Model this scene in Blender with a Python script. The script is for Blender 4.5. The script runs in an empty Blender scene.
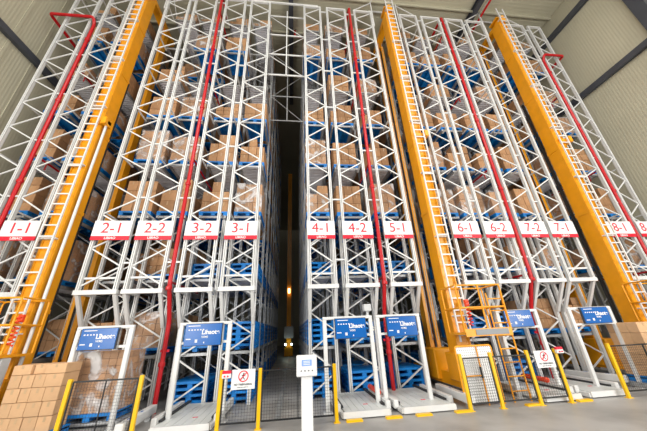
import bpy, math, random
from mathutils import Vector, Matrix
random.seed(7)
sc = bpy.context.scene
COL = sc.collection

# ---------------------------------------------------------------- camera
cd = bpy.data.cameras.new('camera'); cam = bpy.data.objects.new('camera', cd); COL.objects.link(cam)
cd.sensor_width = 36.0; cd.lens = 36.0*266.17/647.0; cd.clip_start = 0.05; cd.clip_end = 300
r_ = Vector((0.99365, -0.10459, -0.04159)); u_ = Vector((-0.00364, -0.39914, 0.91688)); f_ = Vector((0.11249, 0.91090, 0.39699))
m_ = Matrix((r_, u_, -f_)).transposed().to_4x4(); m_.translation = Vector((0, 0, 1.6))
cam.matrix_world = m_
sc.camera = cam
# ---------------------------------------------------------------- world, lights, exposure
w = bpy.data.worlds.new('world'); sc.world = w; w.use_nodes = True
bg = w.node_tree.nodes['Background']; bg.inputs[0].default_value = (0.93, 0.97, 1.0, 1); bg.inputs[1].default_value = 0.04
def area(name, loc, rot, sx, sy, e, col=(1, 1, 1)):
    l = bpy.data.lights.new(name, 'AREA'); l.shape = 'RECTANGLE'; l.size = sx; l.size_y = sy; l.energy = e; l.color = col
    o = bpy.data.objects.new(name, l); COL.objects.link(o); o.location = loc; o.rotation_euler = rot
    return o
area('side_fill_left', (-8.0, -4.5, 4.6), (math.radians(92), 0, math.radians(-38)), 6, 7, 950, (1, 0.985, 0.95))  # added fill light, set off to the side so the central aisle stays dark
area('side_fill_right', (11.8, -4.5, 4.6), (math.radians(92), 0, math.radians(38)), 6, 7, 1120, (1, 0.985, 0.95))  # matching fill added on the right, angled in across the rack front
area('overhead_fill', (1.9, -2.5, 15.6), (math.radians(20), 0, 0), 20, 5, 1500, (1, 0.98, 0.94))  # fill added under the roof to brighten upper walls and ceiling
sc.view_settings.view_transform = 'Standard'; sc.view_settings.look = 'None'
sc.view_settings.gamma = 1; sc.view_settings.use_curve_mapping = False
sc.view_settings.exposure = 0.42
sc.cycles.max_bounces = 6; sc.cycles.diffuse_bounces = 2; sc.cycles.transparent_max_bounces = 10

# ---------------------------------------------------------------- materials
def mat(name, col, rough=0.5, metal=0.0, var=0.0, vscale=3.0, bump=0.0, bscale=40.0, emit=None, rnd=0.0, col2=None):
    m = bpy.data.materials.new(name); m.use_nodes = True; nt = m.node_tree; b = nt.nodes['Principled BSDF']
    b.inputs['Roughness'].default_value = rough; b.inputs['Metallic'].default_value = metal
    c = (*col, 1); b.inputs['Base Color'].default_value = c
    tc = nt.nodes.new('ShaderNodeTexCoord')
    last = None
    if var > 0:
        n = nt.nodes.new('ShaderNodeTexNoise'); n.inputs['Scale'].default_value = vscale; n.inputs['Detail'].default_value = 5
        nt.links.new(tc.outputs['Object'], n.inputs['Vector'])
        mx = nt.nodes.new('ShaderNodeMix'); mx.data_type = 'RGBA'
        k = col2 if col2 else tuple(x*(1-var) for x in col)
        mx.inputs[6].default_value = (*k, 1); mx.inputs[7].default_value = c
        rp = nt.nodes.new('ShaderNodeValToRGB'); rp.color_ramp.elements[0].position = 0.35; rp.color_ramp.elements[1].position = 0.62
        nt.links.new(n.outputs['Fac'], rp.inputs[0]); nt.links.new(rp.outputs[0], mx.inputs[0])
        last = mx.outputs[2]; nt.links.new(last, b.inputs['Base Color'])
    if rnd > 0:
        oi = nt.nodes.new('ShaderNodeObjectInfo'); mr = nt.nodes.new('ShaderNodeMapRange')
        mr.inputs[3].default_value = 1-rnd; mr.inputs[4].default_value = 1+rnd*0.6
        nt.links.new(oi.outputs['Random'], mr.inputs[0])
        h = nt.nodes.new('ShaderNodeHueSaturation'); h.inputs['Color'].default_value = c
        if last: nt.links.new(last, h.inputs['Color'])
        nt.links.new(mr.outputs[0], h.inputs['Value']); nt.links.new(h.outputs[0], b.inputs['Base Color'])
    if bump > 0:
        n2 = nt.nodes.new('ShaderNodeTexNoise'); n2.inputs['Scale'].default_value = bscale
        nt.links.new(tc.outputs['Object'], n2.inputs['Vector'])
        bp = nt.nodes.new('ShaderNodeBump'); bp.inputs['Strength'].default_value = bump; bp.inputs['Distance'].default_value = 0.02
        nt.links.new(n2.outputs['Fac'], bp.inputs['Height']); nt.links.new(bp.outputs[0], b.inputs['Normal'])
    if emit:
        b.inputs['Emission Color'].default_value = (*emit[0], 1); b.inputs['Emission Strength'].default_value = emit[1]
    return m
WHITE = mat('white_painted_steel', (0.78, 0.78, 0.77), 0.4, 0.0, 0.06, 2.5)
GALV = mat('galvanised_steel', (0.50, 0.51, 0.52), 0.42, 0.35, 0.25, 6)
DECK = mat('pale_ribbed_deck', (0.86, 0.85, 0.90), 0.45, 0.0, 0.12, 4)
YEL = mat('orange_yellow_paint', (0.95, 0.385, 0.006), 0.38, 0.0, 0.10, 3)
YELF = mat('fence_yellow_paint', (0.92, 0.53, 0.0), 0.4)
RED = mat('red_pipe_paint', (0.55, 0.006, 0.012), 0.35)
REDS = mat('sign_red', (0.80, 0.01, 0.035), 0.5)
BLUE = mat('blue_pallet_plastic', (0.004, 0.25, 0.76), 0.42, 0, 0.12, 5, rnd=0.15)
SBLUE = mat('screen_blue', (0.008, 0.09, 0.33), 0.22, emit=((0.01, 0.16, 0.5), 0.22))
CART = mat('brown_cardboard', (0.56, 0.305, 0.15), 0.8, 0, 0.14, 5, rnd=0.20)
CARTL = mat('pale_cardboard', (0.70, 0.43, 0.235), 0.8, 0, 0.08, 6, rnd=0.12)
TAPE = mat('parcel_tape', (0.55, 0.36, 0.2), 0.3)
PAPER = mat('white_paper', (0.85, 0.85, 0.85), 0.6)
BLACK = mat('black_paint', (0.012, 0.012, 0.013), 0.45)
DARK = mat('dark_rubber', (0.03, 0.03, 0.032), 0.6)
DGREY = mat('dark_grey_beam', (0.065, 0.07, 0.085), 0.5, 0, 0.15, 2)
ORED = mat('orange_red_plastic', (0.95, 0.07, 0.01), 0.4)
GREY = mat('light_grey_cabinet', (0.60, 0.61, 0.62), 0.4)
PLAT = mat('pale_platform_steel', (0.74, 0.76, 0.75), 0.4, 0.0, 0.08, 3)
LAMP = mat('lit_indicator', (0.9, 1, 0.95), 0.4, emit=((0.8, 1, 0.9), 12))
LAMPW = mat('lit_warm_lamp', (1, 0.8, 0.5), 0.4, emit=((1, 0.6, 0.25), 5))
def wrapmat():
    m = bpy.data.materials.new('stretch_film_painted_glare'); m.use_nodes = True; nt = m.node_tree; nt.nodes.clear()
    o = nt.nodes.new('ShaderNodeOutputMaterial'); t = nt.nodes.new('ShaderNodeBsdfTransparent'); g = nt.nodes.new('ShaderNodeBsdfPrincipled')
    g.inputs['Base Color'].default_value = (0.95, 0.95, 0.97, 1); g.inputs['Roughness'].default_value = 0.18
    tc = nt.nodes.new('ShaderNodeTexCoord'); n = nt.nodes.new('ShaderNodeTexNoise'); n.inputs['Scale'].default_value = 2.6; n.inputs['Detail'].default_value = 6
    n.inputs['Distortion'].default_value = 1.2
    oi = nt.nodes.new('ShaderNodeObjectInfo'); ad = nt.nodes.new('ShaderNodeVectorMath'); ad.operation = 'ADD'
    mu = nt.nodes.new('ShaderNodeVectorMath'); mu.operation = 'SCALE'; mu.inputs['Scale'].default_value = 37.0
    nt.links.new(oi.outputs['Location'], mu.inputs[0]); nt.links.new(tc.outputs['Object'], ad.inputs[0]); nt.links.new(mu.outputs[0], ad.inputs[1])
    nt.links.new(ad.outputs[0], n.inputs['Vector'])
    r = nt.nodes.new('ShaderNodeValToRGB'); r.color_ramp.elements[0].position = 0.50; r.color_ramp.elements[0].color = (0.06,)*3+(1,)
    r.color_ramp.elements[1].position = 0.68; r.color_ramp.elements[1].color = (0.75,)*3+(1,)  # opaque white noise patches paint glare onto the clear film
    nt.links.new(n.outputs['Fac'], r.inputs[0])
    mx = nt.nodes.new('ShaderNodeMixShader'); nt.links.new(r.outputs[0], mx.inputs[0]); nt.links.new(t.outputs[0], mx.inputs[1]); nt.links.new(g.outputs[0], mx.inputs[2])
    nt.links.new(mx.outputs[0], o.inputs[0]); return m
WRAP = wrapmat()
def corrug(name, col, axis, scale, depth=0.5, rough=0.6, var=0.1):
    m = mat(name, col, rough, 0, var, 0.35); nt = m.node_tree; b = nt.nodes['Principled BSDF']
    tc = nt.nodes.new('ShaderNodeTexCoord'); wv = nt.nodes.new('ShaderNodeTexWave'); wv.bands_direction = axis; wv.inputs['Scale'].default_value = scale
    wv.wave_profile = 'SIN'
    nt.links.new(tc.outputs['Object'], wv.inputs['Vector'])
    bp = nt.nodes.new('ShaderNodeBump'); bp.inputs['Strength'].default_value = depth; bp.inputs['Distance'].default_value = 0.04
    nt.links.new(wv.outputs['Fac'], bp.inputs['Height']); nt.links.new(bp.outputs[0], b.inputs['Normal'])
    return m
WALLM = corrug('olive_grey_wall_panel', (0.56, 0.53, 0.40), 'Y', 3.0, 0.10)
CEILM = corrug('olive_grey_roof_sheet', (0.55, 0.52, 0.39), 'Y', 2.0, 0.12)
def floormat():
    m = mat('sealed_concrete', (0.43, 0.415, 0.40), 0.42, 0, 0.30, 1.1, bump=0.08, bscale=18); return m
FLOORM = floormat()

# ---------------------------------------------------------------- mesh builder
class MB:
    def __init__(s): s.v = []; s.f = []; s.mi = []; s.sm = []; s.m = 0
    def add(s, vs, fs, smooth=False):
        k = len(s.v); s.v += [tuple(x) for x in vs]
        for f in fs: s.f.append([k+i for i in f]); s.mi.append(s.m); s.sm.append(smooth)
    def mt(s, i): s.m = i; return s
    def box(s, x0, x1, y0, y1, z0, z1):
        s.add([(x0,y0,z0),(x1,y0,z0),(x1,y1,z0),(x0,y1,z0),(x0,y0,z1),(x1,y0,z1),(x1,y1,z1),(x0,y1,z1)],
              [(0,3,2,1),(4,5,6,7),(0,1,5,4),(1,2,6,5),(2,3,7,6),(3,0,4,7)]); return s
    def cbox(s, c, d): return s.box(c[0]-d[0]/2, c[0]+d[0]/2, c[1]-d[1]/2, c[1]+d[1]/2, c[2]-d[2]/2, c[2]+d[2]/2)
    def chbox(s, x0, x1, y0, y1, z0, z1, b):
        # box with chamfered edges
        xs = (x0, x1); ys = (y0, y1); zs = (z0, z1); V = []; idx = {}
        for i in (0, 1):
            for j in (0, 1):
                for k in (0, 1):
                    sx, sy, sz = (1-2*i), (1-2*j), (1-2*k)
                    for a, p in (('x', (xs[i], ys[j]+sy*b, zs[k]+sz*b)), ('y', (xs[i]+sx*b, ys[j], zs[k]+sz*b)), ('z', (xs[i]+sx*b, ys[j]+sy*b, zs[k]))):
                        idx[(i, j, k, a)] = len(V); V.append(p)
        F = []
        for i in (0, 1): F.append([idx[(i, j, k, 'x')] for j, k in ((0,0),(1,0),(1,1),(0,1))][::(1 if i else -1)])
        for j in (0, 1): F.append([idx[(i, j, k, 'y')] for i, k in ((0,0),(1,0),(1,1),(0,1))][::(-1 if j else 1)])
        for k in (0, 1): F.append([idx[(i, j, k, 'z')] for i, j in ((0,0),(1,0),(1,1),(0,1))][::(1 if k else -1)])
        for j in (0, 1):
            for k in (0, 1): F.append([idx[(0,j,k,'y')], idx[(1,j,k,'y')], idx[(1,j,k,'z')], idx[(0,j,k,'z')]])
        for i in (0, 1):
            for k in (0, 1): F.append([idx[(i,0,k,'x')], idx[(i,1,k,'x')], idx[(i,1,k,'z')], idx[(i,0,k,'z')]])
        for i in (0, 1):
            for j in (0, 1): F.append([idx[(i,j,0,'x')], idx[(i,j,1,'x')], idx[(i,j,1,'y')], idx[(i,j,0,'y')]])
        for i in (0, 1):
            for j in (0, 1):
                for k in (0, 1): F.append([idx[(i,j,k,a)] for a in 'xyz'])
        s.add(V, F); return s
    def bar(s, p, q, w, h=None, up=(0, 0, 1)):
        h = h or w; p = Vector(p); q = Vector(q); d = (q-p).normalized(); u = Vector(up)
        if abs(d.dot(u)) > 0.98: u = Vector((0, 1, 0))
        a = d.cross(u).normalized(); b = a.cross(d).normalized(); V = []
        for e in (p, q):
            for sa, sb in ((-1,-1),(1,-1),(1,1),(-1,1)): V.append(e+a*sa*w/2+b*sb*h/2)
        s.add(V, [(0,3,2,1),(4,5,6,7),(0,1,5,4),(1,2,6,5),(2,3,7,6),(3,0,4,7)]); return s
    def tube(s, pts, r, n=10, cap=True):
        pts = [Vector(p) for p in pts]; N = len(pts); V = []; ref = None
        for i, p in enumerate(pts):
            if i == 0: d = (pts[1]-p)
            elif i == N-1: d = p-pts[i-1]
            else: d = (pts[i+1]-p).normalized()+(p-pts[i-1]).normalized()
            d.normalize()
            if ref is None: ref = Vector((0, 0, 1)) if abs(d.z) < 0.9 else Vector((0, 1, 0))
            a = d.cross(ref).normalized(); b = a.cross(d).normalized(); ref = b
            k = 1.0
            if 0 < i < N-1:
                c = d.dot((p-pts[i-1]).normalized()); k = 1/max(0.5, c)
            for j in range(n):
                t = 2*math.pi*j/n; V.append(p+a*math.cos(t)*r*(k if N > 2 else 1)+b*math.sin(t)*r*(k if N > 2 else 1))
        F = []
        for i in range(N-1):
            for j in range(n): F.append((i*n+j, i*n+(j+1) % n, (i+1)*n+(j+1) % n, (i+1)*n+j))
        s.add(V, F, True)
        if cap:
            s.add(V[:n], [tuple(range(n))[::-1]]); s.add(V[-n:], [tuple(range(n))])
        return s
    def lathe(s, c, prof, n=16, axis='Z'):
        V = []
        for r, h in prof:
            for j in range(n):
                t = 2*math.pi*j/n; x, y = r*math.cos(t), r*math.sin(t)
                V.append((c[0]+x, c[1]+y, c[2]+h) if axis == 'Z' else ((c[0]+h, c[1]+x, c[2]+y) if axis == 'X' else (c[0]+x, c[1]+h, c[2]+y)))
        F = [(i*n+j, i*n+(j+1) % n, (i+1)*n+(j+1) % n, (i+1)*n+j) for i in range(len(prof)-1) for j in range(n)]
        s.add(V, F, False); s.add(V[:n], [tuple(range(n))[::-1]]); s.add(V[-n:], [tuple(range(n))]); return s
    def prism(s, poly, y0, y1):     # polygon in XZ pushed along Y
        n = len(poly); V = [(x, y0, z) for x, z in poly]+[(x, y1, z) for x, z in poly]
        F = [tuple(range(n)), tuple(range(n, 2*n))[::-1]]+[(i, i+n, (i+1) % n+n, (i+1) % n) for i in range(n)]
        s.add(V, F); return s
    def mesh(s, name, mats):
        me = bpy.data.meshes.new(name); me.from_pydata(s.v, [], s.f)
        for m in (mats if isinstance(mats, (list, tuple)) else [mats]): me.materials.append(m)
        me.polygons.foreach_set('material_index', s.mi); me.polygons.foreach_set('use_smooth', s.sm)
        me.update(); return me
def E(name, loc, label, cat, group=None, rz=0):
    o = bpy.data.objects.new(name, None); COL.objects.link(o); o.location = loc; o.rotation_euler = (0, 0, rz)
    o.empty_display_size = 0.1; o['label'] = label; o['category'] = cat
    if group: o['group'] = group
    return o
def P(name, me, parent=None, loc=(0, 0, 0), rot=(0, 0, 0), label=None, sc3=None):
    o = bpy.data.objects.new(name, me); COL.objects.link(o)
    if parent: o.parent = parent
    o.location = loc; o.rotation_euler = rot
    if sc3: o.scale = sc3
    if label: o['label'] = label
    return o
def T(name, me, loc, label, cat, group=None, rot=(0, 0, 0)):
    o = P(name, me, None, loc, rot, label); o['category'] = cat
    if group: o['group'] = group
    return o
def S(name, me, loc=(0, 0, 0)):
    o = P(name, me, None, loc); o['kind'] = 'structure'; return o
def textmesh(txt, size, m, ext=0.004, off=0.0, align='CENTER', shear=0):
    c = bpy.data.curves.new('t', 'FONT'); c.body = txt; c.size = size; c.extrude = ext; c.offset = off; c.align_x = align; c.align_y = 'CENTER'; c.shear = shear
    o = bpy.data.objects.new('t', c); COL.objects.link(o)
    dg = bpy.context.evaluated_depsgraph_get(); me = bpy.data.meshes.new_from_object(o.evaluated_get(dg))
    bpy.data.objects.remove(o); me.materials.clear(); me.materials.append(m); me.name = 'lettering'
    return me
UPR = (math.pi/2, 0, 0)   # text facing -Y

# ---------------------------------------------------------------- structure
XL, XR, ZC, Y0, Y1 = -9.85, 13.6, 16.45, -12.0, 40.0
S('floor', MB().box(XL-0.3, XR+0.3, Y0, Y1, -0.2, 0).mesh('floor', FLOORM))
S('ceiling', MB().box(XL-0.3, XR+0.3, Y0, Y1, ZC, ZC+0.2).mesh('ceiling', CEILM))
S('wall_left', MB().box(XL-0.25, XL, Y0, Y1, 0, ZC).mesh('wall_left', WALLM))
S('wall_right', MB().box(XR, XR+0.25, Y0, Y1, 0, ZC).mesh('wall_right', WALLM))
S('wall_back', MB().box(XL, XR, Y1, Y1+0.2, 0, ZC).mesh('wall_back', WALLM))
k = 1
for x in (-0.15, 9.15):
    mb = MB().box(x-0.11, x+0.11, Y0, 14, ZC-0.36, ZC-0.34).box(x-0.02, x+0.02, Y0, 14, ZC-0.34, ZC-0.02).box(x-0.11, x+0.11, Y0, 14, ZC-0.02, ZC)
    S('trim_%d' % k, mb.mesh('roof_beam', DGREY)); k += 1
for (xw, sgn, zz) in ((XR, -1, 15.3), (XR, -1, 11.25), (XL, 1, 11.45)):
    a, b = sorted((xw, xw+sgn*0.16))
    S('trim_%d' % k, MB().box(a, b, Y0, 30, zz-0.13, zz+0.13).mesh('wall_beam', DGREY)); k += 1
for (xw, sgn, yy) in ((XR, -1, 4.95), (XR, -1, -1.0), (XL, 1, 3.2)):
    a, b = sorted((xw, xw+sgn*0.22))
    S('trim_%d' % k, MB().box(a, b, yy-0.2, yy+0.2, 0, ZC).mesh('wall_column', DGREY)); k += 1
# purlins under the roof, running across
for yy in (1.5, 3.5, 5.5, 7.5, 9.3):
    S('trim_%d' % k, MB().box(XL, XR, yy-0.03, yy+0.03, ZC-0.14, ZC).mesh('roof_purlin', WALLM)); k += 1
# pale seams on the left wall panels
for yy in (7.15, 8.05):
    S('trim_%d' % k, MB().box(XL, XL+0.02, yy-0.05, yy+0.05, 0, ZC).mesh('panel_seam', WALLM)); k += 1

# ---------------------------------------------------------------- rack columns (outer faces of posts)
YF, YP = 7.5, 8.1
COLS = [('1-2', -8.88, -7.95), ('1-1', -7.64, -6.77), ('2-1', -5.42, -4.47), ('2-2', -4.31, -3.38), ('3-2', -3.03, -2.14), ('3-1', -1.94, -1.05),
        ('4-1', 0.43, 1.23), ('4-2', 1.48, 2.40), ('5-1', 2.78, 3.66), ('6-1', 5.01, 5.91), ('6-2', 6.11, 7.08), ('7-2', 7.36, 8.30), ('7-1', 8.46, 9.38),
        ('8-1', 10.66, 11.62), ('8-2', 11.87, 12.60)]
LEV = [0.0, 1.22, 3.15, 5.15, 7.1, 9.1, 11.0, 12.95, 14.9]
ZT = 15.45
LW = ['floor level below', 'lowest shelf below', 'shelf just below', 'first level above', 'second level above', 'third level above', 'fourth level above', 'fifth level above', 'topmost level above']
def lvl(li, c): return (LW[li]+' the %s sign' % c) if c != '1-2' else LW[li].replace(' below', ' of').replace(' above', ' of')+' the far left column'
def cname(c): return 'far left unsigned column' if c == '1-2' else 'column %s' % c
PW = 0.08
_cache = {}
def cached(key, fn):
    if key not in _cache: _cache[key] = fn()
    return _cache[key]
def post_mesh(h, m=None):
    m = m or WHITE
    def mk():
        mb = MB(); w = PW/2; d = 0.05
        # open channel section with lips, slots pressed along its face
        mb.box(-w, -w+0.018, -d, d, 0, h).box(w-0.018, w, -d, d, 0, h).box(-w, w, d-0.015, d, 0, h)
        mb.box(-w, -w+0.032, -d, -d+0.015, 0, h).box(w-0.032, w, -d, -d+0.015, 0, h)
        return mb.mesh('post', m)
    return cached(('post', round(h, 3), m.name), mk)
def brace_mesh(wd, dz, flip, t=0.036):
    def mk():
        a, b = ((-wd/2, 0, 0), (wd/2, 0, dz)) if not flip else ((wd/2, 0, 0), (-wd/2, 0, dz))
        mb = MB(); mb.bar(a, b, t, 0.03, (0, 1, 0)); return mb.mesh('brace', WHITE)
    return cached(('br', round(wd, 3), round(dz, 3), flip, t), mk)
def frame(name, label, x0, x1, y, z0, z1, group, cat='rack frame', first=None, detail=True, flip0=False, group_bars=False):
    wd = x1-x0; xc = (x0+x1)/2
    e = E(name, (xc, y, z0), label, cat, group)
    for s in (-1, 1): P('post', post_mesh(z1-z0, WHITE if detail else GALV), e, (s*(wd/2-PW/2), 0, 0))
    iw = wd-PW*1.2; n = int((z1-z0-0.1)/0.5)
    if detail:
        for i in range(n): P('brace', brace_mesh(iw, 0.5, (i % 2 == 1) != flip0), e, (0, 0.0, 0.1+i*0.5))
    else:
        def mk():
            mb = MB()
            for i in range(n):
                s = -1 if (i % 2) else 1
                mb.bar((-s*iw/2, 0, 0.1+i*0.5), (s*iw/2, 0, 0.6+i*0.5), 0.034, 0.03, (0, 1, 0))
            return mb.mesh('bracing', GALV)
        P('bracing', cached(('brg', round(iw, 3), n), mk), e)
    return e
for ci, (c, x0, x1) in enumerate(COLS):
    wd = x1-x0
    # front ladder frame hung in front of the rack
    e = frame('facade_ladder_frame', 'white zigzag braced ladder frame hung in front of %s' % cname(c), x0, x1, YF, 2.78, ZT, 'white ladder frames across the rack front', flip0=(ci % 2 == 1))
    P('bottom_beam', cached(('bb', round(wd, 3)), lambda: MB().box(-wd/2-0.03, wd/2+0.03, -0.06, 0.06, -0.11, 0.0).mesh('bottom_beam', WHITE)), e)
    P('top_beam', cached(('tb', round(wd, 3)), lambda: MB().box(-wd/2, wd/2, -0.04, 0.04, 0, 0.07).mesh('top_beam', WHITE)), e, (0, 0, ZT-2.78))
    P('cross_tie', cached(('ct', round(wd, 3)), lambda: MB().box(-wd/2+PW, wd/2-PW, -0.03, 0.03, 0, 0.05).mesh('cross_tie', WHITE)), e, (0, 0.04, 0.28))
    for s in (-1, 1):
        P('prop', cached(('prop', s), lambda: MB().bar((0, 0, -0.05), (0, YP-YF-0.06, -0.92), 0.075, 0.085, (1, 0, 0)).mesh('prop', WHITE)), e, (s*(wd/2-PW/2), 0, 0))
        P('cantilever_arm', cached('arm', lambda: MB().box(-0.03, 0.03, 0.06, YP-YF-0.05, -0.1, -0.02).mesh('cantilever_arm', WHITE)), e, (s*(wd/2-PW/2), 0, 0))
        for zz in LEV[3:]: P('spacer', cached('spc', lambda: MB().box(-0.02, 0.02, 0.05, YP-YF+0.1, -0.2, -0.16).mesh('spacer', WHITE)), e, (s*(wd/2-PW/2), 0, zz-2.78))
    frame('rack_upright_frame', 'white zigzag braced upright standing at the front of %s' % cname(c), x0, x1, YP, 0.0, 4.95, 'front rack uprights')
AISLE = {'1-1', '2-1', '3-1', '4-1', '5-1', '6-1', '7-1', '8-1'}
ND = {}
for c, x0, x1 in COLS:
    ND[c] = 8 if c in ('3-1', '4-1') else (6 if c in AISLE else 3)
for c, x0, x1 in COLS:
    for d in range(1, ND[c]+1):
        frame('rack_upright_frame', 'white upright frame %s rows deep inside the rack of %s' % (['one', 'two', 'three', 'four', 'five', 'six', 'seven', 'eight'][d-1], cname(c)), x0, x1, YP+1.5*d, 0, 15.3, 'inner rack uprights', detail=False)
# short ties linking neighbouring ladder frames
for a, b in ((1, 0), (2, 3), (3, 4), (4, 5), (6, 7), (7, 8), (9, 10), (10, 11), (11, 12), (13, 14)):
    a, b = min(a, b), max(a, b)
    xa, xb = COLS[a][2], COLS[b][1]
    e = E('frame_tie', ((xa+xb)/2, YF, 3.2), 'short white tie bars joining the ladder frames of %s and %s' % (cname(COLS[a][0]), cname(COLS[b][0])), 'tie bars', 'ties between ladder frames')
    for i in range(7):
        P('tie_bar', cached(('tie', round(xb-xa, 3)), lambda: MB().box((xa-xb)/2, (xb-xa)/2, -0.02, 0.02, 0, 0.045).mesh('tie_bar', WHITE)), e, (0, 0, 0.25+i*1.95))

# ---------------------------------------------------------------- shelves
EMPTY_COLS = {'3-2', '3-1', '4-1', '4-2', '5-1'}
def rail_mesh(L):
    return cached(('rail', L), lambda: MB().box(-0.03, 0.03, 0, L, -0.09, 0).box(-0.03, 0.05, 0, L, -0.01, 0.0).mesh('rail', GALV))
def deck_mesh(wd, L):
    def mk():
        mb = MB().box(-wd/2, wd/2, 0.05, L, -0.012, 0)
        n = int((L-0.1)/0.11)
        for i in range(n): mb.box(-wd/2, wd/2, 0.08+i*0.11, 0.135+i*0.11, -0.06, -0.012)
        return mb.mesh('ribbed_deck', DECK)
    return cached(('deck', round(wd, 3), L), mk)
for c, x0, x1 in COLS:
    L = 1.5*ND[c]-0.05
    for li in range(1, 9):
        z = LEV[li]; wd = x1-x0
        e = E('rack_shelf', ((x0+x1)/2, YP+0.07, z), 'grey steel pallet shelf, %s' % lvl(li, c), 'shelf', 'rack shelves')
        for s in (-1, 1): P('rail', rail_mesh(L), e, (s*(wd/2-0.06), 0, 0), (0, 0, 0), None, (-s, 1, 1))
        P('front_beam', cached(('fb', round(wd, 3)), lambda: MB().box(-wd/2+0.1, wd/2-0.1, -0.05, -0.01, -0.09, -0.02).mesh('front_beam', GALV)), e, (0, 0.05, 0))
        if li in (2, 4, 6, 8):
            P('ribbed_deck', deck_mesh(wd-0.2, min(L, 4.3)), e, (0, 0.02, -0.005))

# ---------------------------------------------------------------- pallets
def pallet_mb(w_, d_, mb=None, ox=0, oy=0, oz=0):
    mb = mb or MB(); h = 0.14
    n = 5
    for i in range(n):
        a = i*(d_)/n; mb.box(ox-w_/2, ox+w_/2, oy+a+0.012, oy+a+d_/n-0.012, oz+h-0.028, oz+h)
    mb.box(ox-w_/2, ox+w_/2, oy, oy+0.02, oz+0.082, oz+h-0.002).box(ox-w_/2, ox+w_/2, oy+d_-0.02, oy+d_, oz+0.082, oz+h-0.002)
    for sx in (-w_/2, w_/2-0.02): mb.box(ox+sx, ox+sx+0.02, oy+0.02, oy+d_-0.02, oz+0.082, oz+h-0.03)
    for sx in (-w_/2, -0.06, w_/2-0.12):
        mb.box(ox+sx, ox+sx+0.12, oy+0.012, oy+d_-0.012, oz+h-0.055, oz+h-0.028)
        mb.box(ox+sx, ox+sx+0.12, oy+0.012, oy+d_-0.012, oz, oz+0.018)
        for yy in (0.012, d_/2-0.07, d_-0.152): mb.box(ox+sx, ox+sx+0.12, oy+yy, oy+yy+0.14, oz+0.018, oz+h-0.055)
    return mb
PD = 1.22
def pallet_mesh(w_): return cached(('pal', round(w_, 2)), lambda: pallet_mb(w_, PD).mesh('plastic_pallet', BLUE))
stuff_pal = MB(); stuff_cart = MB()
def nestz(i): return i*0.1401
DW = ['', 'second row back, ', 'third row back, ']
def depth_word(d): return ['front row', 'second row'][d]
ORD = ['bottom', 'second', 'third', 'fourth', 'fifth', 'sixth']
def pallet(c, xc, w_, y, z, d, li, k=None, n=None):
    if d >= 2:
        pallet_mb(w_, PD, stuff_pal, xc, y, z); return
    if k is None:
        lab = 'loaded blue pallet, %s, %s' % (depth_word(d), lvl(li, c))
        g = 'loaded blue pallets'
    else:
        lab = 'empty blue pallet, %s of its stack, %s, %s' % (ORD[k] if k < n-1 else 'topmost', depth_word(d), lvl(li, c))
        g = 'stacked empty blue pallets'
    T('plastic_pallet', pallet_mesh(w_), (xc, y, z), lab, 'pallet', g)

# ---------------------------------------------------------------- carton loads
def carton_mesh(w_, d_, h_, m=CART, tape=True):
    def mk():
        mb = MB().chbox(-w_/2, w_/2, 0, d_, 0, h_, 0.006)
        mb.mt(1)
        if tape: mb.box(-0.02, 0.02, -0.0015, 0.0, h_*0.62, h_-0.006)
        return mb.mesh('carton', [m, TAPE])
    return cached(('cart', round(w_, 3), round(d_, 3), round(h_, 3), m.name, tape), mk)
def load(c, xc, w_, y, z, d, li, nx, nz, h_, wrap, label=None):
    W = w_-0.03; D = 1.12; cw = W/nx; ny = 3; cdp = D/ny
    if d >= 2:
        for i in range(nx):
            for k in range(nz):
                stuff_cart.box(xc-W/2+i*cw+0.006, xc-W/2+(i+1)*cw-0.006, y+0.04, y+0.04+D, z+k*h_, z+(k+1)*h_-0.008)
        return
    lab = label or 'brown carton stack, %s, %s' % (depth_word(d), lvl(li, c))
    if d == 1:
        def mk():
            mb = MB()
            for i in range(nx):
                for k in range(nz):
                    for j in range(2):
                        mb.box(-W/2+i*cw+0.005, -W/2+(i+1)*cw-0.005, 0.04+j*D/2, 0.03+(j+1)*D/2, k*h_, (k+1)*h_-0.008)
            return mb.mesh('carton_stack', CART)
        T('carton_stack', cached(('cs', nx, nz, round(h_, 3), round(W, 3)), mk), (xc, y, z), lab, 'carton stack', 'palletised carton stacks'); return
    e = E('carton_stack', (xc, y, z), lab, 'carton stack', 'palletised carton stacks')
    me = carton_mesh(cw-0.012, cdp-0.01, h_-0.008)
    top_missing = random.random() < 0.35
    for k in range(nz):
        for i in range(nx):
            if top_missing and k == nz-1 and (i == 0 or random.random() < 0.3): continue
            P('carton', me, e, (-W/2+(i+0.5)*cw+random.uniform(-.003, .003), 0.045+random.uniform(-.008, .01), k*h_), (0, 0, random.uniform(-.015, .015)))
    nzr = nz-1 if top_missing else nz
    def mk2():
        mb = MB()
        for i in range(nx):
            for k in range(nzr):
                for j in (1, 2): mb.box(-W/2+i*cw+0.006, -W/2+(i+1)*cw-0.006, 0.04+j*cdp+0.015, 0.04+(j+1)*cdp-0.005, k*h_, (k+1)*h_-0.008)
        return mb.mesh('rear_cartons', CART)
    P('rear_cartons', cached(('rc', nx, nzr, round(h_, 3), round(W, 3)), mk2), e)
    if wrap:
        H = h_*nzr+0.004
        P('stretch_wrap', cached(('wr', round(W, 3), round(H, 3)), lambda: MB().box(-W/2-0.012, W/2+0.012, 0.015, 0.04+D+0.012, 0.0, H+0.006).mesh('stretch_wrap', WRAP)), e)
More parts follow.
